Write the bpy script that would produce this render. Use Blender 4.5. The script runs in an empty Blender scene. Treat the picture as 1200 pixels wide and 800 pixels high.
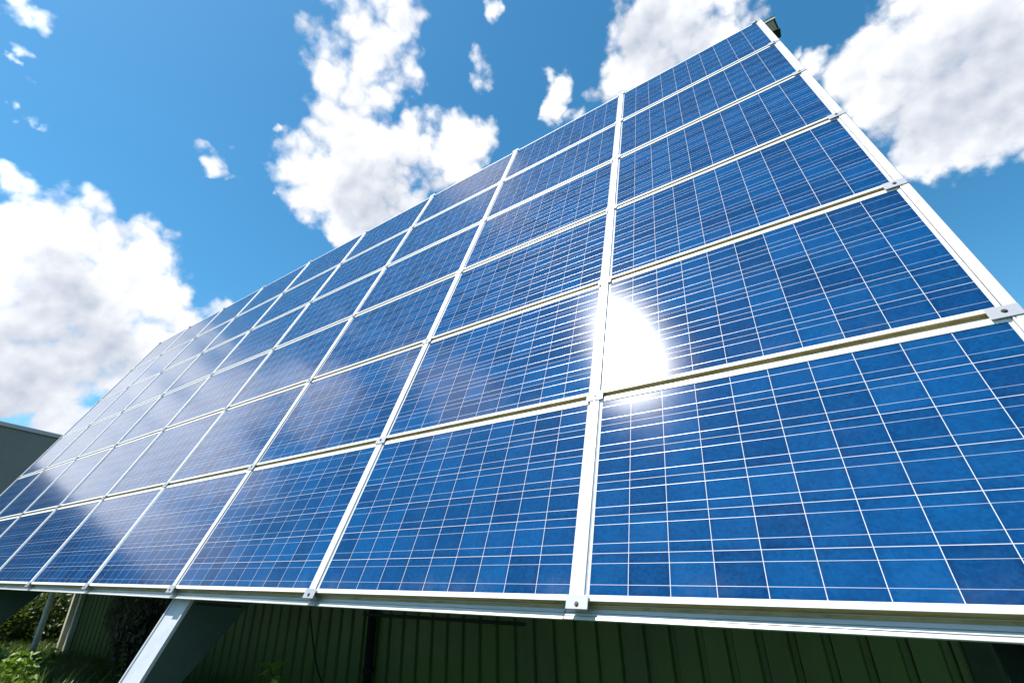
import bpy, bmesh, math, random
import numpy as np
from mathutils import Vector, Matrix
random.seed(7)
rng = np.random.default_rng(11)
S = bpy.context.scene
COL = S.collection
R = math.radians

# ------------------------------------------------------------------ camera
cam = bpy.data.cameras.new('camera')
cam_ob = bpy.data.objects.new('camera', cam)
COL.objects.link(cam_ob)
cam.sensor_width = 36.0
cam.lens = 15.95
cam.clip_start = 0.05
cam.clip_end = 3000
right = Vector((0.83762496, 0.54566609, -0.02515851))
fwd = Vector((-0.48592199, 0.76537162, 0.42200249))
upv = Vector((0.24952806, -0.34125474, 0.90624552))
cam_ob.matrix_world = Matrix(((right.x, upv.x, -fwd.x, -0.7732),
                              (right.y, upv.y, -fwd.y, -1.8339),
                              (right.z, upv.z, -fwd.z, 1.7530),
                              (0, 0, 0, 1)))
S.camera = cam_ob

# ------------------------------------------------------------------ light, sky, exposure
SUN = Vector((-0.2835, -0.3275, 0.9013)).normalized()
SUN_EL = math.asin(SUN.z)
SUN_AZ = math.atan2(SUN.x, SUN.y)
sun = bpy.data.lights.new('sun', 'SUN')
sun.energy = 4.2
sun.angle = R(0.53)
sun.color = (1.0, 0.965, 0.91)
sun_ob = bpy.data.objects.new('sun', sun)
COL.objects.link(sun_ob)
sun_ob.rotation_euler = SUN.to_track_quat('Z', 'Y').to_euler()
sun_ob.location = (0, -10, 30)

S.view_settings.view_transform = 'Standard'
S.view_settings.look = 'None'
S.view_settings.gamma = 1.0
S.view_settings.use_curve_mapping = False
S.view_settings.exposure = 0.8

SKY_STRENGTH = 0.085
S.cycles.max_bounces = 6
S.cycles.diffuse_bounces = 3
S.cycles.glossy_bounces = 3
S.cycles.transmission_bounces = 3
S.cycles.caustics_reflective = False
S.cycles.caustics_refractive = False
CLOUDS = [(-87.2,22.6,4.6),(-83.0,24.0,6.4),(-78.6,23.6,5.9),(-78.2,27.6,3.7),(-75.5,25.1,3.0),(-85.8,26.6,1.6),(-83.1,17.7,6.1),(-78.0,18.4,5.2),
  (-73.4,20.4,3.4),(-71.8,23.0,2.4),(-69.5,25.2,1.8),(-68.1,26.1,1.2),(-74.2,16.8,2.9),(-79.7,14.3,3.2),(-78.3,11.4,1.7),(-77.3,12.0,1.2),
  (-81.2,12.4,0.7),(-63.5,54.2,3.3),(-59.0,56.1,4.7),(-51.1,58.7,2.8),(-63.5,51.5,2.3),(-61.5,51.1,3.7),(-56.8,51.4,3.8),(-51.6,54.3,2.8),
  (-59.7,47.3,4.3),(-62.2,41.4,4.4),(-58.0,39.0,3.4),(-55.1,44.6,5.6),(-48.1,46.6,4.8),(-41.0,47.3,4.0),(-37.4,46.5,2.9),(-53.1,40.7,4.7),(-56.2,37.5,2.5),
  (-57.2,35.6,1.5),(-65.1,42.7,1.9),(-58.5,61.0,3.9),(-64.5,58.5,2.6),(-75.2,39.7,1.0),(-73.6,38.9,1.2),(-72.1,38.5,0.8),(-72.4,41.1,0.7),
  (-68.6,44.7,0.6),(-67.1,37.5,0.6),(-37.1,56.8,1.5),(-36.2,54.5,1.8),(-34.1,61.2,1.2),(-93.4,42.3,1.5),(-91.9,42.7,1.2),(-92.3,40.0,1.0),
  (-92.3,38.8,0.7),(-90.6,37.8,0.7),(-90.3,35.6,0.8),(-88.9,35.3,0.9),(-88.1,35.1,0.5),(0.6,55.6,5.6),(-6.3,53.5,4.5),(3.0,52.3,3.4),
  (-12.5,52.8,2.9),(-17.1,52.8,1.9),(-22.4,53.4,1.8),(-23.6,51.4,1.6),(-19.8,51.0,1.3),(-7.1,56.9,3.1),(7.4,53.1,2.0),(-24.5,55.2,1.0),
  (24.7,41.0,5.6),(27.2,37.2,5.3),(20.5,40.3,3.8),(19.5,43.1,2.9),(22.2,35.2,4.0),(19.2,34.2,2.7),(24.1,33.0,3.6),(18.2,32.6,1.5),
  (15.8,43.6,2.1),(13.4,45.5,1.4),(12.1,47.1,1.0),(17.3,40.6,2.7),(30.2,41.1,4.7),(28.9,34.0,4.2),(24.0,44.9,2.4),]
GREY = [(-82.1,16.4,4.6),(-77.7,17.6,2.8),(-82.0,21.2,2.9),(24.0,37.3,3.3),(19.8,36.0,2.3),(25.0,33.1,2.3),(-0.9,52.8,2.7),(-54.4,40.5,2.8),
  (-48.2,42.4,2.9),(-5.3,55.7,2.4),]
# clouds beyond the frame, over the viewer's left shoulder and behind (azimuth, elevation, radius in degrees)
CLOUDS += [(-96,12.5,4.2),(-102,12,4.5),(-94,17,6.5),(-96,22,5.0),(-92.5,27.5,2.6),(-99,16,5.5),(-105,18,5),(-96,27,4.5),(-103,24,3.5),(-112,47,4.6),(-106,46,3.0),(-100,37,3.6),(-103,33,2.6),(-96,34,2.4),
           (-120,17,5),(-150,16,7),(-160,20,6),(-72,63,4.5),(60,25,9),(75,30,8),(100,20,10),(130,28,8),(150,35,6),(170,15,8),(30,15,7),(45,20,6)]

def az_el(a, e):
    a, e = R(a), R(e)
    return (math.sin(a)*math.cos(e), math.cos(a)*math.cos(e), math.sin(e))

class Nodes:
    """small helper that chains shader nodes"""
    def __init__(s, tree):
        s.t = tree
        s.n = tree.nodes
        s.n.clear()
    def add(s, kind, **kw):
        x = s.n.new(kind)
        for k, v in kw.items():
            setattr(x, k, v)
        return x
    def put(s, sock, v):
        if hasattr(v, 'is_output'):
            s.t.links.new(v, sock)
        else:
            sock.default_value = v
    def math(s, op, a, b=0.0, c=None, clamp=False):
        x = s.add('ShaderNodeMath', operation=op, use_clamp=clamp)
        s.put(x.inputs[0], a); s.put(x.inputs[1], b)
        if c is not None:
            s.put(x.inputs[2], c)
        return x.outputs[0]
    def vec(s, op, a, b=(0, 0, 0), scale=None, out=0):
        x = s.add('ShaderNodeVectorMath', operation=op)
        s.put(x.inputs[0], a); s.put(x.inputs[1], b)
        if scale is not None:
            s.put(x.inputs[3], scale)
        return x.outputs[out]
    def step(s, v, lo, hi, a=0.0, b=1.0, kind='SMOOTHSTEP'):
        x = s.add('ShaderNodeMapRange', interpolation_type=kind)
        s.put(x.inputs[0], v)
        x.inputs[1].default_value = lo; x.inputs[2].default_value = hi
        x.inputs[3].default_value = a; x.inputs[4].default_value = b
        return x.outputs[0]
    def mix(s, f, a, b, mode='MIX'):
        x = s.add('ShaderNodeMix', data_type='RGBA', blend_type=mode)
        s.put(x.inputs[0], f); s.put(x.inputs[6], a); s.put(x.inputs[7], b)
        return x.outputs[2]
    def noise(s, vec, scale, detail=6.0, rough=0.55, lac=2.0, out=0):
        x = s.add('ShaderNodeTexNoise')
        s.put(x.inputs['Vector'], vec)
        x.inputs['Scale'].default_value = scale
        x.inputs['Detail'].default_value = detail
        x.inputs['Roughness'].default_value = rough
        x.inputs['Lacunarity'].default_value = lac
        return x.outputs[out]

world = bpy.data.worlds.new('World')
S.world = world
world.use_nodes = True
world.cycles.sampling_method = 'MANUAL'
world.cycles.sample_map_resolution = 256
N = Nodes(world.node_tree)
sky = N.add('ShaderNodeTexSky', sky_type='NISHITA')
sky.sun_disc = False
sky.sun_elevation = SUN_EL
sky.sun_rotation = SUN_AZ
sky.altitude = 100
sky.air_density = 1.0
sky.dust_density = 0.4
sky.ozone_density = 1.6
hs = N.add('ShaderNodeHueSaturation')
hs.inputs['Saturation'].default_value = 1.20
hs.inputs['Hue'].default_value = 0.488
hs.inputs['Value'].default_value = 1.0
N.put(hs.inputs['Color'], N.mix(1.0, sky.outputs[0], (0.98, 1.18, 1.26, 1), 'MULTIPLY'))
d = N.vec('NORMALIZE', N.add('ShaderNodeTexCoord').outputs['Generated'])
# domain warp so that the outlines billow
w1 = N.vec('SUBTRACT', N.noise(d, 7.0, 4, 0.55, out=1), (0.5, 0.5, 0.5))
w2 = N.vec('SUBTRACT', N.noise(d, 34.0, 3, 0.6, out=1), (0.5, 0.5, 0.5))
dw = N.vec('NORMALIZE', N.vec('ADD', N.vec('ADD', d, N.vec('SCALE', w1, scale=0.080)), N.vec('SCALE', w2, scale=0.030)))
def field(blobs):
    acc = None
    for a, e, r in blobs:
        thin = 0.95 if r < 1.1 else 0.6 if r < 2.2 else 0.0
        if -68 < a < -48 and e > 50: thin = 0.50          # torn upper part of the middle cloud
        elif -68 < a < -48 and e > 46: thin = 0.22
        elif e < 13 and -82 < a < -76: thin = 0.0         # low puff over the roof
        elif -38 < a < -33: thin = 0.85                   # faint wisps
        dot = N.vec('DOT_PRODUCT', dw, az_el(a, e), out=1)
        c = math.cos(R(r*1.06))
        k = 1.0/(1.0-c)
        f = N.math('MULTIPLY_ADD', dot, k, -c*k - thin)
        acc = f if acc is None else N.math('SMOOTH_MAX', acc, f, 0.35)
    return acc
F = N.math('MINIMUM', N.math('MAXIMUM', field(CLOUDS), -3.0), 1.15)
G = N.step(field(GREY), -2.2, 0.9)
def puff(p):
    a = N.noise(p, 11.0, 8, 0.56)
    v = N.add('ShaderNodeTexVoronoi', feature='F1')
    N.put(v.inputs['Vector'], p)
    v.inputs['Scale'].default_value = 20.0
    u = N.add('ShaderNodeTexVoronoi', feature='F1')
    N.put(u.inputs['Vector'], N.vec('ADD', p, N.vec('SCALE', w2, scale=0.02)))
    u.inputs['Scale'].default_value = 46.0
    lump = N.math('MULTIPLY_ADD', u.outputs['Distance'], 0.50, N.math('MULTIPLY', v.outputs['Distance'], 0.85))
    return N.math('SUBTRACT', N.math('MULTIPLY', a, 2.9), lump)
p0 = puff(d)
p1 = puff(N.vec('ADD', d, tuple(SUN*0.020)))
dens = N.math('ADD', F, N.math('SUBTRACT', p0, 0.80))
alpha = N.step(dens, -0.35, 0.55)
lit = N.math('MULTIPLY_ADD', N.math('SUBTRACT', p0, p1), 0.34, 0.76)
soft = N.noise(d, 8.0, 5, 0.5)
lit = N.math('ADD', lit, N.math('MULTIPLY', N.math('SUBTRACT', soft, 0.5), 0.55))
lit = N.math('SUBTRACT', lit, N.math('MULTIPLY', G, 0.50), clamp=True)
ccol = N.mix(lit, (3.7, 4.1, 4.9, 1), (8.3, 8.3, 8.4, 1))
B = N.step(field([(-96,22,11),(-94,32,9),(-104,40,12),(-112,47,8)]), -0.1, 0.8)      # unseen clouds at the left, brightened further to whiten their reflection in the panes
ccol = N.mix(B, ccol, N.mix(1.0, ccol, (1.75, 1.75, 1.75, 1), 'MULTIPLY'))
skyc = N.mix(alpha, hs.outputs[0], ccol)
bg = N.add('ShaderNodeBackground')
bg.inputs['Strength'].default_value = SKY_STRENGTH
N.put(bg.inputs['Color'], skyc)
N.put(N.add('ShaderNodeOutputWorld').inputs['Surface'], bg.outputs[0])
# ------------------------------------------------------------------ helpers
def tag(o, label=None, cat=None, group=None, kind=None):
    if label: o['label'] = label
    if cat: o['category'] = cat
    if group: o['group'] = group
    if kind: o['kind'] = kind
    return o

def empty(name, loc=(0, 0, 0), rot=(0, 0, 0)):
    o = bpy.data.objects.new(name, None)
    o.empty_display_size = 0.1
    o.location = loc
    o.rotation_euler = rot
    COL.objects.link(o)
    return o

def link(name, me, mats, parent=None, loc=(0, 0, 0), rot=(0, 0, 0)):
    for m in (mats if isinstance(mats, (list, tuple)) else [mats]):
        me.materials.append(m)
    o = bpy.data.objects.new(name, me)
    COL.objects.link(o)
    o.parent = parent
    o.location = loc
    o.rotation_euler = rot
    return o

def mesh(name, verts, faces, smooth=False):
    me = bpy.data.meshes.new(name)
    me.from_pydata([tuple(v) for v in verts], [], faces)
    me.update()
    bm = bmesh.new(); bm.from_mesh(me)
    bmesh.ops.recalc_face_normals(bm, faces=bm.faces)
    bm.to_mesh(me); bm.free()
    if smooth:
        me.polygons.foreach_set('use_smooth', [True]*len(me.polygons))
    return me

class MB:
    def __init__(s):
        s.v = []; s.f = []
    def add(s, v, f):
        b = len(s.v)
        s.v += [tuple(p) for p in v]
        s.f += [tuple(i+b for i in q) for q in f]
        return s
    def box(s, x0, x1, y0, y1, z0, z1, c=0.0):
        """box with chamfered edges along its top (z1) rim"""
        if c <= 0:
            v = [(x0,y0,z0),(x1,y0,z0),(x1,y1,z0),(x0,y1,z0),(x0,y0,z1),(x1,y0,z1),(x1,y1,z1),(x0,y1,z1)]
            return s.add(v, [(0,3,2,1),(4,5,6,7),(0,1,5,4),(1,2,6,5),(2,3,7,6),(3,0,4,7)])
        v = [(x0,y0,z0),(x1,y0,z0),(x1,y1,z0),(x0,y1,z0),
             (x0,y0,z1-c),(x1,y0,z1-c),(x1,y1,z1-c),(x0,y1,z1-c),
             (x0+c,y0+c,z1),(x1-c,y0+c,z1),(x1-c,y1-c,z1),(x0+c,y1-c,z1)]
        f = [(0,3,2,1),(8,9,10,11)]
        for i in range(4):
            j = (i+1) % 4
            f += [(i,j,4+j,4+i),(4+i,4+j,8+j,8+i)]
        return s.add(v, f)
    def extrude(s, prof, axis, a, b):
        """closed 2-D profile pulled along one axis; prof gives the other two coordinates in order"""
        n = len(prof)
        def mk(p, t):
            q = list(p); q.insert(axis, t); return tuple(q)
        v = [mk(p, a) for p in prof] + [mk(p, b) for p in prof]
        f = [(i, (i+1) % n, n+(i+1) % n, n+i) for i in range(n)]
        f += [tuple(range(n)), tuple(range(2*n-1, n-1, -1))]
        return s.add(v, f)
    def tube(s, pts, rad, sides=8):
        pts = [Vector(p) for p in pts]
        rad = rad if isinstance(rad, (list, tuple)) else [rad]*len(pts)
        rings = []
        for i, p in enumerate(pts):
            t = (pts[min(i+1, len(pts)-1)]-pts[max(i-1, 0)]).normalized()
            u = t.orthogonal().normalized() if i == 0 else (u - t*u.dot(t)).normalized()
            w = t.cross(u)
            rings.append([p+(u*math.cos(2*math.pi*k/sides)+w*math.sin(2*math.pi*k/sides))*rad[i] for k in range(sides)])
        v = [q for r in rings for q in r]
        f = []
        for i in range(len(pts)-1):
            for k in range(sides):
                f.append((i*sides+k, i*sides+(k+1) % sides, (i+1)*sides+(k+1) % sides, (i+1)*sides+k))
        f += [tuple(range(sides-1, -1, -1)), tuple((len(pts)-1)*sides+k for k in range(sides))]
        return s.add(v, f)
    def build(s, name, mats, parent=None, smooth=False, loc=(0,0,0), rot=(0,0,0)):
        return link(name, mesh(name, s.v, s.f, smooth), mats, parent, loc, rot)

# ------------------------------------------------------------------ materials
def new_mat(name):
    m = bpy.data.materials.new(name)
    m.use_nodes = True
    N = Nodes(m.node_tree)
    b = N.add('ShaderNodeBsdfPrincipled')
    o = N.add('ShaderNodeOutputMaterial')
    N.put(o.inputs['Surface'], b.outputs[0])
    return m, N, b, o

def worn(name, base, dirt, rough=0.45, metal=0.0, scale=9.0, amount=0.5, bump=0.02, stretch=(1, 1, 1), spec=0.5):
    """a surface of one colour with dirt patches and fine grain"""
    m, N, b, o = new_mat(name)
    co = N.add('ShaderNodeTexCoord').outputs['Object']
    rnd = N.add('ShaderNodeObjectInfo').outputs['Random']
    co = N.vec('ADD', N.vec('MULTIPLY', co, stretch), N.vec('SCALE', (13.0, 7.0, 3.0), scale=rnd))
    big = N.noise(co, scale, 6, 0.6)
    fine = N.noise(co, scale*14, 4, 0.6)
    f = N.step(N.math('MULTIPLY_ADD', fine, 0.35, big), 0.55, 0.95)
    N.put(b.inputs['Base Color'], N.mix(N.math('MULTIPLY', f, amount), base+(1,), dirt+(1,)))
    N.put(b.inputs['Roughness'], N.math('MULTIPLY_ADD', big, 0.25, rough-0.1))
    b.inputs['Metallic'].default_value = metal
    b.inputs['Specular IOR Level'].default_value = spec
    bp = N.add('ShaderNodeBump')
    bp.inputs['Strength'].default_value = 0.25
    bp.inputs['Distance'].default_value = bump
    N.put(bp.inputs['Height'], fine)
    N.put(b.inputs['Normal'], bp.outputs[0])
    return m

M_FRAME = worn('white_anodised_frame', (0.80, 0.80, 0.80), (0.50, 0.49, 0.44), 0.42, 0.0, 6.0, 0.30, 0.0008)
M_STRIP = worn('brushed_pale_aluminium', (0.78, 0.78, 0.785), (0.55, 0.54, 0.50), 0.40, 0.15, 7.0, 0.35, 0.0008, (1, 0.25, 1))
M_CLAMP = worn('grey_cast_aluminium', (0.43, 0.43, 0.45), (0.30, 0.30, 0.30), 0.45, 0.35, 25.0, 0.4, 0.001)
M_BOLT = worn('dark_bolt_steel', (0.10, 0.10, 0.10), (0.12, 0.07, 0.04), 0.4, 0.8, 60.0, 0.5, 0.0005)
M_MOSS = worn('mossy_rail', (0.42, 0.33, 0.14), (0.17, 0.14, 0.05), 0.75, 0.0, 22.0, 0.8, 0.004, (0.6, 2, 2))
M_RAIL = worn('dull_aluminium_rail', (0.60, 0.61, 0.60), (0.30, 0.32, 0.22), 0.42, 0.35, 5.0, 0.55, 0.001, (0.35, 2, 2))
M_BACK = worn('white_backsheet', (0.75, 0.75, 0.74), (0.6, 0.6, 0.58), 0.6)
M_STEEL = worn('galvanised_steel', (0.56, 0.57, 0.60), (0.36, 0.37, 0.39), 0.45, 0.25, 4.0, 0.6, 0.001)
M_STEEL_SHADE = worn('shade_darkened_steel', (0.045, 0.075, 0.060), (0.03, 0.05, 0.04), 0.5, 0.0, 5.0, 0.6, 0.001)  # shaded sides of the raking beams: their shade is put into this darker colour
M_BEAM = worn('dark_green_painted_beam', (0.022, 0.040, 0.016), (0.012, 0.02, 0.010), 0.6, 0.0, 5.0, 0.5, spec=0.2)
M_BEAML = worn('pale_beam_trim', (0.45, 0.50, 0.45), (0.3, 0.33, 0.28), 0.5)
M_WALL = worn('green_sheet_metal', (0.046, 0.092, 0.011), (0.026, 0.050, 0.008), 0.42, 0.0, 2.2, 0.7, 0.001, (1, 1, 0.35))
M_WALLB = worn('teal_sheet_metal', (0.05, 0.13, 0.10), (0.03, 0.075, 0.055), 0.45, 0.0, 3.0, 0.6)
M_BLACK = worn('black_rubber', (0.012, 0.013, 0.012), (0.02, 0.02, 0.018), 0.85, spec=0.15)
M_JOINT = worn('grey_joint_line', (0.15, 0.15, 0.16), (0.3, 0.3, 0.29), 0.7, 0.0, 14.0, 0.7, spec=0.2)
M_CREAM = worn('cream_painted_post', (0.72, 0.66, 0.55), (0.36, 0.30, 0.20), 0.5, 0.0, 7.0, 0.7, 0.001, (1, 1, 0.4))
M_WHITEP = worn('white_painted_pole', (0.75, 0.77, 0.80), (0.5, 0.5, 0.5), 0.4)
M_CONC = worn('concrete', (0.34, 0.33, 0.30), (0.18, 0.18, 0.15), 0.85, 0.0, 6.0, 0.8, 0.01)
M_ROOF = worn('grey_roof_sheet', (0.16, 0.17, 0.17), (0.10, 0.11, 0.10), 0.5, 0.0, 1.5, 0.6)
M_GREYW = worn('dark_grey_cladding', (0.165, 0.168, 0.165), (0.13, 0.132, 0.13), 0.5, 0.0, 0.5, 0.5, 0.001)
M_TRIM = worn('blue_grey_trim', (0.36, 0.37, 0.42), (0.3, 0.31, 0.34), 0.45)
M_BARK = worn('bark', (0.10, 0.075, 0.05), (0.05, 0.04, 0.03), 0.9, 0.0, 12.0, 0.8, 0.02, (1, 1, 0.3))

def leaf_mat(name, a, b_, trans=0.35):
    m, N, b, o = new_mat(name)
    co = N.add('ShaderNodeTexCoord').outputs['Object']
    isl = N.add('ShaderNodeNewGeometry').outputs['Random Per Island']
    n = N.noise(co, 1.6, 3, 0.6)
    f = N.math('ADD', N.math('MULTIPLY', isl, 0.6), N.math('MULTIPLY', n, 0.5), clamp=True)
    c = N.mix(f, a+(1,), b_+(1,))
    N.put(b.inputs['Base Color'], c)
    b.inputs['Roughness'].default_value = 0.45
    tr = N.add('ShaderNodeBsdfTranslucent')
    N.put(tr.inputs['Color'], N.mix(0.5, c, (0.22, 0.34, 0.03, 1)))
    mx = N.add('ShaderNodeMixShader')
    mx.inputs[0].default_value = trans
    N.put(mx.inputs[1], b.outputs[0]); N.put(mx.inputs[2], tr.outputs[0])
    N.put(o.inputs['Surface'], mx.outputs[0])
    return m
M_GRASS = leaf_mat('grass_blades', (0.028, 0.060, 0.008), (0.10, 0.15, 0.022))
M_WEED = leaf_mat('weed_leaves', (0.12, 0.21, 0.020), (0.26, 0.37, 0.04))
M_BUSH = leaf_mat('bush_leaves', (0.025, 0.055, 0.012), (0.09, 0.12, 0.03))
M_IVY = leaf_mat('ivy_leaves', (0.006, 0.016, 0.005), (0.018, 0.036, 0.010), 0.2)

# cells behind glass
CELL = 0.1585
CELLY = 0.1595
m, N, b, o = new_mat('solar_cells_behind_glass')
co = N.add('ShaderNodeTexCoord').outputs['Object']
oi = N.add('ShaderNodeObjectInfo')
sx = N.add('ShaderNodeSeparateXYZ'); N.put(sx.inputs[0], co)
gx = N.math('MULTIPLY_ADD', sx.outputs[0], 1/CELL, 5.0)
gy = N.math('MULTIPLY_ADD', sx.outputs[1], 1/CELLY, 3.0)
ix, iy = N.math('FLOOR', gx), N.math('FLOOR', gy)
fx, fy = N.math('FRACT', gx), N.math('FRACT', gy)
ex = N.math('MINIMUM', fx, N.math('SUBTRACT', 1.0, fx))          # distance to the cell's edge
ey = N.math('MINIMUM', fy, N.math('SUBTRACT', 1.0, fy))
gapx = N.math('LESS_THAN', ex, 0.0072)
gapy = N.math('LESS_THAN', ey, 0.0066)
# margin beyond the outermost cells is backsheet
out_x = N.math('GREATER_THAN', N.math('ABSOLUTE', sx.outputs[0]), 0.7915)
out_y = N.math('GREATER_THAN', N.math('ABSOLUTE', sx.outputs[1]), 0.4780)
gap = N.math('MAXIMUM', N.math('MAXIMUM', gapx, gapy), N.math('MAXIMUM', out_x, out_y))
bus = N.math('LESS_THAN', N.math('ABSOLUTE', N.math('SUBTRACT', ey, 0.25)), 0.0045)
# hair-fine fingers are far below a pixel: they only lift the tone slightly
cid = N.add('ShaderNodeCombineXYZ')
N.put(cid.inputs[0], ix); N.put(cid.inputs[1], iy)
N.put(cid.inputs[2], N.math('MULTIPLY', oi.outputs['Random'], 137.0))
wn = N.add('ShaderNodeTexWhiteNoise', noise_dimensions='3D')
N.put(wn.inputs['Vector'], cid.outputs[0])
rc = wn.outputs['Value']
# crystal grains
gv = N.vec('ADD', co, N.vec('SCALE', wn.outputs['Color'], scale=9.0))
vor = N.add('ShaderNodeTexVoronoi', feature='F1')
N.put(vor.inputs['Vector'], N.vec('MULTIPLY', gv, (1.0, 1.0, 0.2)))
vor.inputs['Scale'].default_value = 95.0
vs = N.add('ShaderNodeSeparateXYZ'); N.put(vs.inputs[0], vor.outputs['Color'])
cloudy = N.noise(gv, 9.0, 3, 0.55)
edge = N.step(N.math('MINIMUM', ex, ey), 0.0, 0.16)
tone = N.math('ADD', N.math('MULTIPLY', rc, 0.46), N.math('MULTIPLY', vs.outputs[0], 0.32))
tone = N.math('ADD', tone, N.math('MULTIPLY', cloudy, 0.48))
tone = N.math('MULTIPLY_ADD', edge, 0.18, N.math('SUBTRACT', tone, 0.18), clamp=True)
cell = N.mix(tone, (0.0018, 0.017, 0.062, 1), (0.0042, 0.082, 0.238, 1))
cell = N.mix(N.math('MULTIPLY', N.noise(gv, 3.0, 2, 0.5), 0.35), cell, (0.004, 0.040, 0.175, 1))
col = N.mix(bus, cell, (0.56, 0.57, 0.61, 1))
col = N.mix(gap, col, (0.64, 0.64, 0.69, 1))
# a breath of dust, thicker near the lower frame
dust = N.noise(N.vec('ADD', co, N.vec('SCALE', (5.0, 9.0, 2.0), scale=oi.outputs['Random'])), 5.0, 7, 0.65)
dlow = N.step(sx.outputs[1], -0.36, -0.49)
dst = N.math('MULTIPLY', N.step(dust, 0.42, 0.85), N.math('MULTIPLY_ADD', dlow, 0.06, 0.014))
col = N.mix(dst, col, (0.55, 0.54, 0.50, 1))
N.put(b.inputs['Base Color'], col)
solid = N.math('MULTIPLY', bus, N.math('SUBTRACT', 1.0, gap))
N.put(b.inputs['Metallic'], N.math('MULTIPLY', solid, 0.55))
b.inputs['Roughness'].default_value = 0.38
b.inputs['Specular IOR Level'].default_value = 0.0
# the textured pane in front: three lobes give the sun's reflection a feathered rim
lobes = []
for rr_ in (0.095, 0.142, 0.215):
    gl = N.add('ShaderNodeBsdfAnisotropic', distribution='BECKMANN')
    N.put(gl.inputs['Roughness'], N.math('MULTIPLY_ADD', dust, 0.04, rr_-0.02))
    lobes.append(gl)
ga = N.add('ShaderNodeMixShader'); ga.inputs[0].default_value = 0.55
N.put(ga.inputs[1], lobes[0].outputs[0]); N.put(ga.inputs[2], lobes[1].outputs[0])
glm = N.add('ShaderNodeMixShader'); glm.inputs[0].default_value = 0.33
N.put(glm.inputs[1], ga.outputs[0]); N.put(glm.inputs[2], lobes[2].outputs[0])
fr = N.add('ShaderNodeFresnel')
fr.inputs['IOR'].default_value = 1.49
mx = N.add('ShaderNodeMixShader')
N.put(mx.inputs[0], fr.outputs[0]); N.put(mx.inputs[1], b.outputs[0]); N.put(mx.inputs[2], glm.outputs[0])
N.put(o.inputs['Surface'], mx.outputs[0])
bp = N.add('ShaderNodeBump')
bp.inputs['Strength'].default_value = 0.05
bp.inputs['Distance'].default_value = 0.001
N.put(bp.inputs['Height'], N.noise(co, 420.0, 2, 0.5))
lean_at = N.add('ShaderNodeAttribute', attribute_type='OBJECT', attribute_name='lean')
vt = N.add('ShaderNodeVectorTransform', vector_type='VECTOR', convert_from='OBJECT', convert_to='WORLD')
N.put(vt.inputs[0], lean_at.outputs['Vector'])
lean_n = N.vec('NORMALIZE', N.vec('ADD', bp.outputs[0], vt.outputs[0]))
for gl in lobes:
    N.put(gl.inputs['Normal'], lean_n)
M_CELL = m

# ground
m, N, b, o = new_mat('grassy_soil')
co = N.add('ShaderNodeTexCoord').outputs['Object']
n1 = N.noise(co, 0.35, 6, 0.6); n2 = N.noise(co, 5.0, 8, 0.65)
c = N.mix(N.step(n2, 0.35, 0.65), (0.022, 0.042, 0.009, 1), (0.05, 0.08, 0.018, 1))
c = N.mix(N.math('MULTIPLY', N.step(n1, 0.52, 0.72), 0.6), c, (0.085, 0.07, 0.04, 1))
N.put(b.inputs['Base Color'], c)
b.inputs['Roughness'].default_value = 0.95
bp = N.add('ShaderNodeBump'); bp.inputs['Strength'].default_value = 0.7; bp.inputs['Distance'].default_value = 0.06
N.put(bp.inputs['Height'], n2); N.put(b.inputs['Normal'], bp.outputs[0])
M_GROUND = m

# ------------------------------------------------------------------ ground
verts = []; faces = []
xs = np.concatenate([np.linspace(-900, -32, 12), np.linspace(-30, 8, 77), np.linspace(10, 900, 12)])
ys = np.concatenate([np.linspace(-900, -9, 10), np.linspace(-8, 14, 45), np.linspace(16, 900, 12)])
for y in ys:
    for x in xs:
        near = max(0.0, 1-abs(x+10)/24)*max(0.0, 1-abs(y-2)/12)
        verts.append((x, y, near*0.05*(math.sin(x*1.9+y*.7)+math.sin(y*2.3-x*.8))))
nx = len(xs)
for j in range(len(ys)-1):
    for i in range(nx-1):
        faces.append((j*nx+i, j*nx+i+1, (j+1)*nx+i+1, (j+1)*nx+i))
g = link('ground', mesh('ground', verts, faces, True), M_GROUND)
tag(g, kind='structure')

# ------------------------------------------------------------------ the array's own frame of reference
W, H = 1.67, 1.0370
NC, NR = 9, 6
BASE_Z = 1.56
TILT = R(66.548)
CT, ST = math.cos(TILT), math.sin(TILT)
ROT = (TILT, 0, 0)                      # local y runs up the slope, local z stands off the glass
def AP(x, s, n):
    return Vector((x, s*CT - n*ST, BASE_Z + s*ST + n*CT))
PW, PH = 1.652, 0.999                   # one panel
FW = 0.0225                             # width of its frame seen from the front

# ------------------------------------------------------------------ shed behind the array
shed = empty('metal_shed', (-7.5, 2.4, 0))
tag(shed, 'dark green corrugated metal shed standing in the shade under the panels', 'shed')
SX0, SX1, SY, SH, SD = -14.9, -0.13, 2.4, 5.6, 5.5
PIT = 0.2096
def rib_profile(x0, x1, phase):
    """trapezoid sheet seen from above: list of (x, depth)"""
    pts = []
    k0 = math.floor((x0-phase)/PIT)-1
    k = k0
    while True:
        r = phase + k*PIT                      # right-hand edge of a groove
        for dx, dy in ((-0.066, 0.0), (-0.050, 0.030), (-0.014, 0.030), (-0.004, 0.0)):
            x = r+dx
            if x0 < x < x1:
                pts.append((x, dy))
        k += 1
        if r > x1: break
    return [(x0, 0.0)]+pts+[(x1, 0.0)]
def sheet(x0, x1, y, z0, z1, phase, sign=1, thick=0.012):
    p = [(x, y+sign*dd) for x, dd in rib_profile(x0, x1, phase)]
    q = [(x, yy+sign*0.045) for x, yy in ((x1, y), (x0, y))]
    return [(a-shed.location.x, c-shed.location.y) for a, c in p+q]
mb = MB(); mb.extrude(sheet(SX0, SX1, SY, 0, SH, -0.537), 2, 0.06, SH)
mb.build('front_wall', M_WALL, shed)
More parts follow.
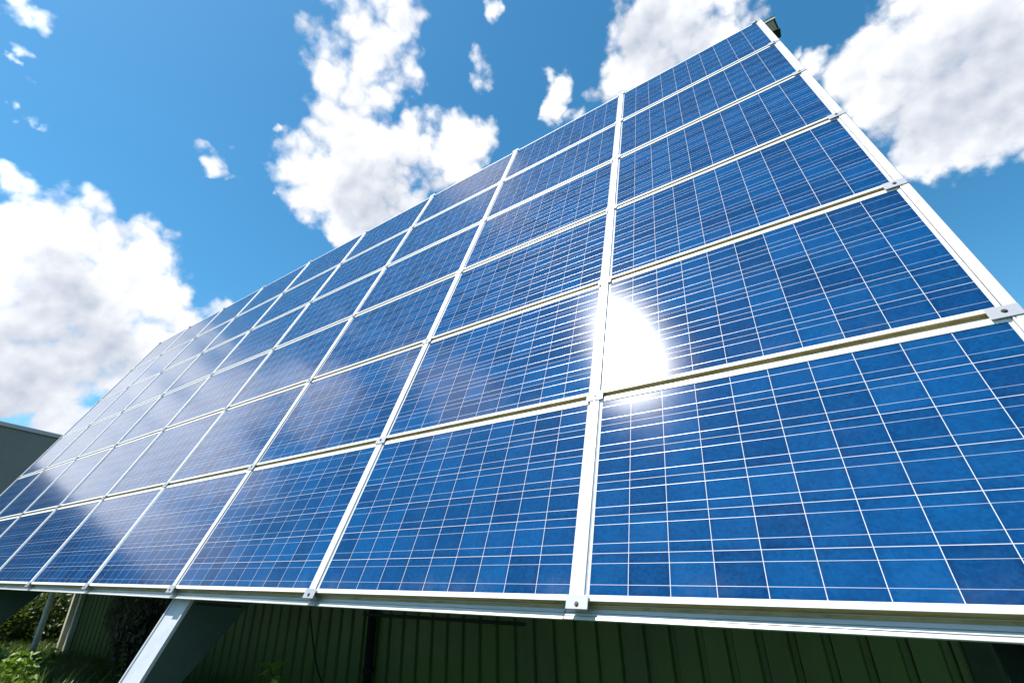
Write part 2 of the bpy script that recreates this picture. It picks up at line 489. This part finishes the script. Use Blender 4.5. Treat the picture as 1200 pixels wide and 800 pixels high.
mb = MB(); mb.extrude(sheet(SX0, SX1, SY+SD, 0, SH, -0.537, -1), 2, 0.06, SH-0.5)
mb.build('rear_wall', M_WALL, shed)
lx = shed.location.x
for xx, nm in ((SX0, 'end_wall'), (SX1, 'end_wall')):
    mb = MB()
    a, b2 = (xx-lx, xx-lx+0.05) if xx == SX0 else (xx-lx-0.05, xx-lx)
    y = 0.05; prof = []
    mb.add([(a, 0.05, 0.06), (b2, 0.05, 0.06), (b2, SD-0.05, 0.06), (a, SD-0.05, 0.06),
            (a, 0.05, SH-0.01), (b2, 0.05, SH-0.01), (b2, SD-0.05, SH-0.51), (a, SD-0.05, SH-0.51)],
           [(0,3,2,1),(4,5,6,7),(0,1,5,4),(1,2,6,5),(2,3,7,6),(3,0,4,7)])
    mb.build(nm, M_WALL, shed)
mb = MB()
mb.add([(SX0-lx-.1, -0.06, SH+.02), (SX1-lx+.1, -0.06, SH+.02), (SX1-lx+.1, SD+.2, SH-.52), (SX0-lx-.1, SD+.2, SH-.52),
        (SX0-lx-.1, -0.06, SH+.10), (SX1-lx+.1, -0.06, SH+.10), (SX1-lx+.1, SD+.2, SH-.44), (SX0-lx-.1, SD+.2, SH-.44)],
       [(0,3,2,1),(4,5,6,7),(0,1,5,4),(1,2,6,5),(2,3,7,6),(3,0,4,7)])
mb.build('roof', M_ROOF, shed)
mb = MB(); mb.box(SX0-lx, SX1-lx, -0.02, 0.06, -0.1, 0.055, 0.01); mb.build('plinth', M_CONC, shed)
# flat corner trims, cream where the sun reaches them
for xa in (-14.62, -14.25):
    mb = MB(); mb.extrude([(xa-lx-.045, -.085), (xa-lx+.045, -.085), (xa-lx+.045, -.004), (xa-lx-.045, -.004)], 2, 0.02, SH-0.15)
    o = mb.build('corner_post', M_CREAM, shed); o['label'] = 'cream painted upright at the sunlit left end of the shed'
# narrow dark trim at the right end and the flat teal panel beyond it
mb = MB(); mb.extrude([(-.285-lx, -.03), (-.16-lx, -.03), (-.135-lx, -.006), (-.135-lx, .03), (-.285-lx, .03)], 2, 0.05, SH-0.05)
o = mb.build('corner_trim', M_BEAM, shed)
tl = empty('lean_to_wall', (0.9, 2.5, 0))
tag(tl, 'flat teal green wall panel beyond the right end of the ribbed shed', 'wall')
mb = MB(); mb.box(-1.02, 1.6, 0.0, 0.06, 0.0, 1.9, 0.004); mb.build('panel', M_WALLB, tl)
mb = MB()
for k in range(4):
    mb.box(-0.95+k*0.82, -0.935+k*0.82, -0.012, -0.002, 0.02, 1.86)
mb.build('cover_joint', M_BEAM, tl)
# black downpipe against the shed
dp = empty('downpipe', (-5.42, 2.345, 0))
tag(dp, 'black vertical downpipe fixed against the shaded green shed wall', 'pipe')
mb = MB(); mb.tube([(0, 0, 0.03), (0, 0, 2.6), (0, 0, SH-.1)], 0.048, 14); mb.build('pipe', M_BLACK, dp, True)
for z in (0.6, 2.1, 3.6, 5.0):
    mb = MB(); mb.tube([(0, 0, z), (0, 0, z+.05)], 0.056, 14); mb.box(-.02, .02, .02, .075, z+.005, z+.045); mb.build('bracket', M_BLACK, dp)

# ------------------------------------------------------------------ raking steel beams that carry the array
RX = [-0.28, -5.01, -10.03, -15.0]
RLAB = ['grey steel raking beam under the right end of the array',
        'grey steel raking beam with bright sunlit front face, standing nearest in view',
        'grey steel raking beam in the left part of the view, its dark side showing',
        'grey steel raking beam under the far left end of the array']
for x, lab in zip(RX, RLAB):
    rb = empty('raking_beam', AP(x, 0, 0), ROT)
    tag(rb, lab, 'beam', 'raking steel beams under the array')
    s0, s1 = -BASE_Z/ST-0.12, 6.05
    n0 = -0.118
    mb = MB()          # front flange with shallow turned-up rims
    mb.extrude([(-.14, n0-.014), (.14, n0-.014), (.14, n0+.010), (.122, n0+.010), (.118, n0), (-.118, n0), (-.122, n0+.010), (-.14, n0+.010)], 1, s0, s1)
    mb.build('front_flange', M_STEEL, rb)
    mb = MB()          # web, deeper above the lower edge of the array
    dep = lambda s: 0.15 if s < -0.75 else (0.15+0.27*(s+0.75)/0.85 if s < 0.1 else 0.42)
    ss = [s0, -0.75, 0.1, s1]
    v = []
    for s_ in ss:
        v += [(.125, s_, n0-.0142), (.138, s_, n0-.0142), (.138, s_, n0-dep(s_)), (.125, s_, n0-dep(s_))]
    f = [(0,1,2,3), (12,15,14,13)]
    for k in range(3):
        for i in range(4):
            j = (i+1) % 4
            f.append((k*4+i, k*4+j, k*4+4+j, k*4+4+i))
    mb.add(v, f); mb.build('web', M_STEEL_SHADE, rb)
    mb = MB()
    v = []
    for s_ in ss:
        n_ = n0-dep(s_)-.0004
        v += [(-.14, s_, n_), (.142, s_, n_), (.142, s_, n_-.012), (-.14, s_, n_-.012)]
    mb.add(v, f); mb.build('rear_flange', M_STEEL_SHADE, rb)
    ft = AP(x, -BASE_Z/ST, -0.19)
    fo = empty('concrete_footing', (ft.x, ft.y, 0))
    tag(fo, lab.replace('grey steel raking beam', 'concrete footing of the raking beam').replace(', standing nearest in view', '').replace(', its dark side showing', ''), 'footing', 'footings of the raking beams')
    mb = MB(); mb.box(-.3, .3, -.32, .32, -.3, .07, .02); mb.build('block', M_CONC, fo)

# ------------------------------------------------------------------ rails behind the panels
RAILX0, RAILX1 = -NC*W-0.02, 0.012
ROWN = ['bottom row', 'second row from the bottom', 'third row from the bottom', 'third row from the top', 'second row from the top', 'top row']
SHORT = ['bottom', 'second', 'third', 'fourth', 'fifth', 'top']
for r in range(1, NR):
    s = r*H
    rl = empty('mounting_rail', AP(0, s, 0), ROT)
    tag(rl, 'mossy olive rail showing in the gap between the %s and %s panel rows, counted upwards' % (SHORT[r-1], SHORT[r]), 'rail', 'rails in the gaps between panel rows')
    mb = MB()
    mb.extrude([(-.0172, -.016), (-.0172, -.045), (-.05, -.045), (-.05, -.115), (.05, -.115), (.05, -.045), (.0172, -.045), (.0172, -.016)], 0, RAILX0, RAILX1)
    mb.build('rail_body', M_MOSS, rl)
    mb = MB(); mb.extrude([(-.0176, -.0150), (-.0090, -.0150), (-.0090, -.0030), (-.0100, -.0015), (-.0168, -.0015), (-.0176, -.0030)], 0, RAILX0+.003, RAILX1-.003)
    mb.build('rail_lip', M_STRIP, rl)
# the stepped rail under the lower edge, in lengths butted at joints
bounds = [-NC*W-0.05, -10.6, -3.30, -1.745, 0.05]
BL = ['far left length of the stepped aluminium rail under the array\'s lower edge',
      'long left length of stepped aluminium rail under the lower edge',
      'short middle length of stepped aluminium rail left of the central strip foot',
      'right length of stepped aluminium rail under the nearest panels']
prof = [(.03, -.046), (.006, -.046), (.005, -.050), (-.001, -.050), (-.002, -.044), (-.009, -.043), (-.010, -.048), (-.013, -.048), (-.014, -.040),
        (-.021, -.039), (-.022, -.045), (-.025, -.045), (-.026, -.034), (-.035, -.032), (-.037, -.032), (-.038, -.035), (-.038, -.041), (-.030, -.043), (-.020, -.060), (-.020, -.100), (.03, -.100)]
for k in range(4):
    a, b2 = bounds[k], bounds[k+1]
    rl = empty('edge_rail', AP(a, 0, 0), ROT)
    tag(rl, BL[k], 'rail', 'lengths of rail along the lower edge')
    j = [0, .002, -.0015, .003][k]
    mb = MB(); mb.extrude([(p, q+j) for p, q in prof], 0, 0.004, b2-a-.004)
    mb.build('rail_body', M_RAIL, rl)
    mb = MB(); mb.extrude([(.0155, -.0455+j), (.0065, -.0455+j), (.0065, -.0425+j), (.0155, -.0425+j)], 0, 0.01, b2-a-.01)
    mb.build('mossy_seal', M_MOSS, rl)

# ------------------------------------------------------------------ panels
def ring(offs, w, h):
    """picture-frame mesh: offs = list of (inset, n), closed"""
    v = []; f = []
    for i, n in offs:
        v += [(-w/2+i, -h/2+i, n), (w/2-i, -h/2+i, n), (w/2-i, h/2-i, n), (-w/2+i, h/2-i, n)]
    L = len(offs)
    for k in range(L):
        k2 = (k+1) % L
        for i in range(4):
            j = (i+1) % 4
            f.append((k*4+i, k*4+j, k2*4+j, k2*4+i))
    return mesh('frame', v, f)
frame_me = ring([(0, -.042), (0, -.0012), (.0012, 0), (FW-.0012, 0), (FW, -.0012), (FW, -.042)], PW, PH)
frame_me.materials.append(M_FRAME); frame_me.materials.append(M_MOSS)
for p_ in frame_me.polygons:
    c_ = p_.center
    if abs(p_.normal.z) < .1 and (abs(abs(c_.x)-PW/2) < 1e-4 or abs(abs(c_.y)-PH/2) < 1e-4):
        p_.material_index = 1            # grimy outer sides of the frame
mb = MB(); gw, gh = PW/2-FW+.004, PH/2-FW+.004
mb.box(-gw, gw, -gh, gh, -.0080, -.0032)
glass_me = mesh('glass', mb.v, mb.f); glass_me.materials.append(M_CELL)
mb = MB(); mb.box(-gw+.002, gw-.002, -gh+.002, gh-.002, -.012, -.0085)
back_me = mesh('backsheet', mb.v, mb.f); back_me.materials.append(M_BACK)
COLN = ['rightmost column', 'second column from the right', 'third column from the right', 'fourth column from the right', 'middle column of the nine',
        'fourth column from the left', 'third column from the left', 'second column from the left', 'leftmost column']
prng = random.Random(3)
for c in range(NC):
    for r in range(NR):
        if r == 0 and c > 5:
            pass
        ctr = AP(-(c+.5)*W, (r+.5)*H, 0)
        rx, ry = prng.gauss(0, R(0.05)), prng.gauss(0, R(0.05))
        lean = {(0, 1): (0, 0, 0), (1, 1): (-.029, -.002, 0), (0, 0): (.002, -.007, 0), (0, 2): (-.004, .014, 0), (1, 2): (-.040, .020, 0),
                (0, 3): (0, .012, 0), (1, 3): (-.03, .014, 0)}.get((c, r), (prng.gauss(0, .0035), prng.gauss(0, .0035), 0))
        p = empty('solar_panel', ctr)
        p.rotation_euler = (Matrix.Rotation(TILT, 3, 'X') @ Matrix.Rotation(ry, 3, 'Y') @ Matrix.Rotation(rx, 3, 'X')).to_euler()
        lab = 'blue solar panel in the %s and %s' % (ROWN[r], COLN[c])
        if (c, r) == (0, 1): lab = 'solar panel with the sun glaring in it, second row up, rightmost column'
        tag(p, lab, 'solar panel', 'solar panels of the array')
        for nm, me in (('frame', frame_me), ('glass', glass_me), ('backsheet', back_me)):
            o = bpy.data.objects.new(nm, me); COL.objects.link(o); o.parent = p
            if nm == 'glass': o['lean'] = [float(q) for q in lean]     # panes sit a hair out of true in their frames

# ------------------------------------------------------------------ strips over the joints between columns, with their clamps
SNAME = ['on the right edge of the array', 'between the first and second panel columns from the right', 'between the second and third panel columns from the right',
         'between the third and fourth panel columns from the right', 'between the fourth and middle panel columns', 'between the middle and fourth panel columns from the left',
         'between the fourth and third panel columns from the left', 'between the third and second panel columns from the left', 'between the second and leftmost panel columns',
         'on the far left edge of the array']
sw = .026
K = .66                # strips stand 7 mm proud
s0w = .019
sprof0 = [(-s0w, .0012), (-s0w, .008), (-s0w+.002, .0105), (-.0130, .0105), (-.0125, .0035), (-.0095, .0035), (-.0090, .0105), (s0w-.003, .0105), (s0w, .008), (s0w, .0012)]
sprof = [(-sw, .0012), (-sw, .008), (-sw+.003, .011), (-.002, .011), (-.001, .0092), (.001, .0092), (.002, .011), (.0095, .011), (.0105, .0088), (.0125, .0088), (.0135, .011), (sw-.003, .011), (sw, .008), (sw, .0012)]
mb = MB(); mb.extrude([(a, b2*K) for a, b2 in sprof], 1, -H/2+.004, H/2-.004)
strip_me = mesh('strip', mb.v, mb.f); strip_me.materials.append(M_STRIP)
mb = MB(); mb.extrude([(a, b2*K) for a, b2 in sprof0], 1, -H/2+.004, H/2-.004)
edge_me = mesh('strip', mb.v, mb.f); edge_me.materials.append(M_STRIP)
mb = MB(); mb.box(-.0475, .0475, -.030, .030, .0085, .0120, .0012)
mb.box(-.024, .024, -.012, .012, -.014, .0084)
clamp_me = mesh('clamp', mb.v, mb.f); clamp_me.materials.append(M_CLAMP)
mb = MB(); mb.tube([(0, 0, .0121), (0, 0, .0170)], .0062, 6); mb.tube([(0, 0, .0118), (0, 0, .0127)], .0095, 14)
bolt_me = mesh('bolt', mb.v, mb.f); bolt_me.materials.append(M_BOLT)
mb = MB(); mb.box(-.047, .047, -.036, .016, .0085, .0120, .0012)
mb.box(-.030, .030, -.034, -.020, -.032, .0084)
foot_me = mesh('clamp', mb.v, mb.f); foot_me.materials.append(M_CLAMP)
for c in range(NC+1):
    x = -c*W + (-.008 if c == 0 else .004 if c == NC else 0)
    st = empty('cover_strip', AP(x, 0, 0), ROT)
    tag(st, 'pale aluminium cover strip %s' % SNAME[c], 'cover strip', 'cover strips over the panel joints')
    wv = s0w if c == 0 else sw
    for sg in (-1, 1):
        mb = MB(); mb.box(-.0013, .0013, .012, NR*H-.012, -.0005, .0030, .0006)  # thin bar added to draw the dark joint line beside the strip
        mb.build('joint_line', M_JOINT, st, loc=(sg*(wv+.0016), 0, 0))
    for r in range(NR):
        o = bpy.data.objects.new('strip', edge_me if c == 0 else strip_me); COL.objects.link(o); o.parent = st
        o.location = (prng.gauss(0, .0006), (r+.5)*H, 0)
    for r in range(NR+1):
        o = bpy.data.objects.new('clamp', foot_me if r == 0 else clamp_me); COL.objects.link(o); o.parent = st
        o.location = (prng.gauss(0, .0012)-(0.028 if c == 0 else 0), r*H + (0.022 if r == 0 else -.012 if r == NR else 0), 0)
        o.rotation_euler = (0, 0, prng.gauss(0, .012))
        q = bpy.data.objects.new('bolt', bolt_me); COL.objects.link(q); q.parent = o
        q.location = (0.0, -.018 if r == 0 else 0, 0)

# ------------------------------------------------------------------ beam whose end shows above the top right corner
rbm = empty('ridge_beam', (0, 2.75, 7.36))
tag(rbm, 'dark green steel beam end poking out behind the top right corner of the array', 'beam')
mb = MB()
mb.extrude([(-.06, -.13), (.06, -.13), (.06, -.118), (.006, -.118), (.006, .108), (.06, .108), (.06, .12), (-.06, .12), (-.06, .108), (-.006, .108), (-.006, -.118), (-.06, -.118)], 0, -15.1, .19)
mb.build('steel_section', M_BEAM, rbm)
mb = MB(); mb.extrude([(-.072, .060), (-.0605, .060), (-.0605, .084), (-.072, .084)], 0, -15.1, .185); mb.build('pale_trim', M_BEAML, rbm)
mb = MB(); mb.extrude([(-.066, -.128), (-.0065, -.128), (-.0065, .058), (-.066, .058)], 0, -15.09, .16); mb.build('infill', M_BEAM, rbm)

# ------------------------------------------------------------------ cable and ducts under the lower edge
cb = empty('hanging_cable', (-3.44, .06, 1.52))
tag(cb, 'thin black cable hanging from the lower edge rail towards the ground', 'cable')
P0, P1 = Vector((-3.44, .085, 1.475)), Vector((-4.30, .90, .895))
dd = (P1-P0)
pts = [P0 + dd*t - Vector((0, 0, .05*math.sin(math.pi*min(t, 1)))) - cb.location for t in np.linspace(0, 1, 9)] + [P0+dd*1.5-Vector((0,0,.02))-cb.location, Vector((-5.1, 1.6, .02))-cb.location]
mb = MB(); mb.tube(pts, .005, 6); mb.build('cable', M_BLACK, cb, True)
for x0, x1, lab in ((-3.0, -1.98, 'black cable duct under the rail, the longer one left of the central strip'),
                    (-4.80, -4.22, 'short black cable duct under the rail right of the sunlit raking beam')):
    du = empty('cable_duct', AP(x0, -.10, -.10), ROT)
    tag(du, lab, 'cable duct', 'cable ducts under the lower edge')
    mb = MB(); mb.box(0, x1-x0, .058, .069, -.040, -.020, .002); mb.build('duct', M_BLACK, du)

# ------------------------------------------------------------------ grey building far left
gb = empty('grey_building', (-41.5, 5.97, 0))
ang = math.atan2(.9, -.44)
gb.rotation_euler = (0, 0, ang)
tag(gb, 'dark grey clad building with a pale roof edge beyond the far left of the array', 'building')
# local x runs away along the facade, local y = left of it (behind)
HB = 9.50
mb = MB()
k = 0
prof = []
zs = np.arange(0, HB-.2, .15)
for z in zs:
    prof += [(0.0, z+.004), (0.0, z+.10), (.010, z+.106), (.010, z+.144)]
prof += [(0, HB-.16), (9.0, HB-.16), (9.0, 0.004)]
mb.extrude(prof, 0, -20, 26)
mb.build('cladding', M_GREYW, gb)
mb = MB(); mb.box(-20.15, 26.15, -.12, 9.15, HB-.155, HB+.1, .03); mb.build('roof_edge', M_TRIM, gb)
mb = MB(); mb.box(-20.1, 26.1, -.06, -.002, 0.0, .5, .02); mb.build('plinth', M_CONC, gb)

# ------------------------------------------------------------------ plants
def leaves(centres, size, tilt=1.0, aspect=1.7, jitter=.5, droop=None):
    """folded leaves (two quads each) at the given centres"""
    n = len(centres)
    c = np.asarray(centres)
    ax = rng.normal(size=(n, 3)); ax[:, 2] *= tilt; ax /= np.linalg.norm(ax, axis=1)[:, None]
    if droop is not None:
        ax = ax*.6 + droop; ax /= np.linalg.norm(ax, axis=1)[:, None]
    nn = rng.normal(size=(n, 3)); nn[:, 2] = np.abs(nn[:, 2])+.6
    sd = np.cross(ax, nn); sd /= np.linalg.norm(sd, axis=1)[:, None]
    up = np.cross(sd, ax)
    s = size*(1-jitter/2+jitter*rng.random(n))[:, None]
    L, Wd = ax*s, sd*s/aspect/2
    v = np.stack([c-L*.5, c-L*.05+Wd+up*s*.10, c+L*.5, c-L*.05-Wd+up*s*.10, c-L*.02], 1)
    f = np.array([[0, 4, 2, 1], [0, 3, 2, 4]])[None]+(np.arange(n)*5)[:, None, None]
    return v.reshape(-1, 3), f.reshape(-1, 4)

def np_mesh(name, v, f, mat, parent=None, loc=(0, 0, 0)):
    me = bpy.data.meshes.new(name)
    me.vertices.add(len(v)); me.vertices.foreach_set('co', np.asarray(v, dtype=np.float32).ravel())
    k = f.shape[1]
    me.loops.add(f.size); me.loops.foreach_set('vertex_index', f.astype(np.int32).ravel())
    me.polygons.add(len(f)); me.polygons.foreach_set('loop_start', np.arange(0, f.size, k, dtype=np.int32))
    me.update(calc_edges=True); me.validate()
    return link(name, me, mat, parent, loc)

def bush(name, loc, rad, height, n, size, mat, label, cat, group=None, lobes=9):
    b_ = empty(name, loc)
    tag(b_, label, cat, group)
    mbb = MB(); cs = []
    for k in range(lobes):
        a = 2*math.pi*k/lobes+rng.random(); rr = rad*(.25+.65*rng.random()); zz = height*(.35+.6*rng.random())
        tip = Vector((math.cos(a)*rr, math.sin(a)*rr, zz))
        mbb.tube([(tip.x*.06, tip.y*.06, -.05), (tip.x*.45, tip.y*.45, zz*.5), tuple(tip)], [.028*height/2, .016*height/2, .005], 6)
        m_ = int(n/lobes)
        lr = rad*(.28+.25*rng.random())
        q = rng.normal(size=(m_, 3)); q *= (lr*(.55+.5*rng.random(m_))/np.linalg.norm(q, axis=1))[:, None]
        q[:, 2] *= .8
        cs.append(q+np.array(tip))
        m2 = m_//3
        t = rng.random(m2)[:, None]
        cs.append(np.array(tip)[None]*t*np.array([[1, 1, 1]])+rng.normal(size=(m2, 3))*rad*.12)
    cs = np.concatenate(cs); cs = cs[cs[:, 2] > .02]
    mbb.build('trunk', M_BARK, b_, True)
    v, f = leaves(cs, size)
    np_mesh('crown', v, f, mat, b_)
    return b_

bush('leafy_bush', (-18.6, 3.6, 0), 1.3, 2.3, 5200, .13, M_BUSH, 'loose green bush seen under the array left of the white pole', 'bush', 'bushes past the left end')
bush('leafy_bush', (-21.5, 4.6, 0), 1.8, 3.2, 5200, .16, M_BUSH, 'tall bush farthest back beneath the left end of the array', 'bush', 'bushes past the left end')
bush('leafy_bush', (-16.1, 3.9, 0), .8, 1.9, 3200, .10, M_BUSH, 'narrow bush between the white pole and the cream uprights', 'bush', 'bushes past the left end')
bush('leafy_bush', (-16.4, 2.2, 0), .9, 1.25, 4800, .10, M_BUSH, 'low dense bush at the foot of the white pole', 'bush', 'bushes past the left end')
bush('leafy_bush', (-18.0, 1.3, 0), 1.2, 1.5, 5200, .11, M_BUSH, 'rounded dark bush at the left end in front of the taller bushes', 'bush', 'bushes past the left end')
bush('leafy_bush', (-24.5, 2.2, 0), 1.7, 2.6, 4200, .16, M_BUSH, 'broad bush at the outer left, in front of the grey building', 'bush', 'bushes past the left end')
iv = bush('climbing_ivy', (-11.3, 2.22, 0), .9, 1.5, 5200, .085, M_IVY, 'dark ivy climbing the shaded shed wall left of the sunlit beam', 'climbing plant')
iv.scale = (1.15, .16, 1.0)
pl = empty('white_pole', (-14.43, 1.9, 0))
tag(pl, 'thin white pole standing beside the bushes at the left end of the shed', 'pole')
mb = MB(); mb.tube([(0, 0, -.1), (0, 0, 1.3), (0, 0, 2.4)], [.05, .05, .048], 12); mb.build('pole_shaft', M_WHITEP, pl, True)
mb = MB(); mb.tube([(0, 0, 2.401), (0, 0, 2.43), (0, 0, 2.45)], [.054, .054, .02], 12); mb.build('cap', M_CLAMP, pl, True)

def weed(loc, h, n, label, size=.085, spread=.17):
    w = empty('tall_weed', loc)
    tag(w, label, 'weed', 'tall weeds in front of the array')
    st_ = MB(); cs = []; dr = []
    for k in range(n):
        a = rng.random()*6.283; lean = .25*rng.random()
        bx, by = rng.normal()*spread*.5, rng.normal()*spread*.5
        hh = h*(.7+.35*rng.random())
        p0 = np.array([bx, by, -.03]); p2 = np.array([bx+math.cos(a)*lean*hh, by+math.sin(a)*lean*hh, hh]); p1 = (p0+p2)/2+np.array([0, 0, .04])
        st_.tube([p0, p1, p2], [.005, .004, .0015], 5)
        for q in np.linspace(.12, 1.0, 15):
            c_ = (1-q)**2*p0+2*q*(1-q)*p1+q*q*p2
            for sgn in range(3):
                aa = rng.random()*6.283
                o_ = np.array([math.cos(aa), math.sin(aa), .15])*size*.55
                cs.append(c_+o_); dr.append(np.array([math.cos(aa), math.sin(aa), -.25]))
    st_.build('stem', M_WEED, w, True)
    v, f = leaves(np.array(cs), size, aspect=1.9, droop=np.array(dr))
    np_mesh('leaf_cluster', v, f, M_WEED, w)
weed((-8.15, .12, 0), .90, 18, 'sunlit leafy weed clump at the lower left, largest of the weeds')
weed((-7.75, .06, 0), .74, 13, 'sunlit weed clump at the bottom edge in front of the largest clump')
weed((-9.75, .26, 0), .82, 14, 'sunlit weed clump behind the largest clump at the far left')
weed((-7.65, .22, 0), .66, 10, 'low weed clump right of the largest sunlit clump')
weed((-10.9, .25, 0), .80, 12, 'weed clump farthest back along the sunlit grass edge')
weed((-5.55, 1.30, 0), .82, 1, 'dark lone weed sprig in front of the green shed wall', .12, .06)
weed((-8.3, 1.25, 0), .85, 1, 'thin arching stalk standing in shaded grass by the ivy', .05, .1)

# grass
n = 95000
gx_ = np.concatenate([rng.uniform(-17, -5, int(n*.7)), rng.uniform(-27, -1, n-int(n*.7))])
gy_ = np.concatenate([rng.uniform(-.9, 2.33, int(n*.7)), rng.uniform(-3.5, 7, n-int(n*.7))])
keep = ~((gy_ > 2.33) & (gx_ > -15))
gx_, gy_ = gx_[keep], gy_[keep]; gx_ = np.concatenate([gx_, rng.uniform(-14, -6.6, 5200)]); gy_ = np.concatenate([gy_, rng.uniform(-.15, .42, 5200)])   # tall sunlit fringe
n = len(gx_)
patch = .5+.5*np.sin(gx_*1.3+np.sin(gy_*2.1))*np.cos(gy_*1.7+gx_*.4)
hh = (.10+.22*rng.random(n)**1.5)*(.55+.8*patch)
hh[-5200:] = .38+.5*rng.random(5200)**1.6
aa = rng.uniform(0, 6.283, n); ln = hh*(.2+.7*rng.random(n))
wd = .004+.005*rng.random(n)
ca, sa = np.cos(aa), np.sin(aa)
base = np.stack([gx_, gy_, np.full(n, -.03)], 1)
side = np.stack([-sa, ca, np.zeros(n)], 1)*wd[:, None]
fw_ = np.stack([ca, sa, np.zeros(n)], 1)
mid = base+fw_*(ln*.3)[:, None]+np.array([0, 0, 1])*(hh*.65+.03)[:, None]
tip = base+fw_*ln[:, None]+np.array([0, 0, 1])*(hh+.03)[:, None]
v = np.stack([base-side, base+side, mid+side*.8, mid-side*.8, tip+side*.12, tip-side*.12], 1).reshape(-1, 3)
f = (np.array([[0, 1, 2, 3], [3, 2, 4, 5]])[None]+(np.arange(n)*6)[:, None, None]).reshape(-1, 4)
gr = np_mesh('grass', v, f, M_GRASS)
tag(gr, 'uneven green grass growing around and under the array', 'grass', kind='stuff')
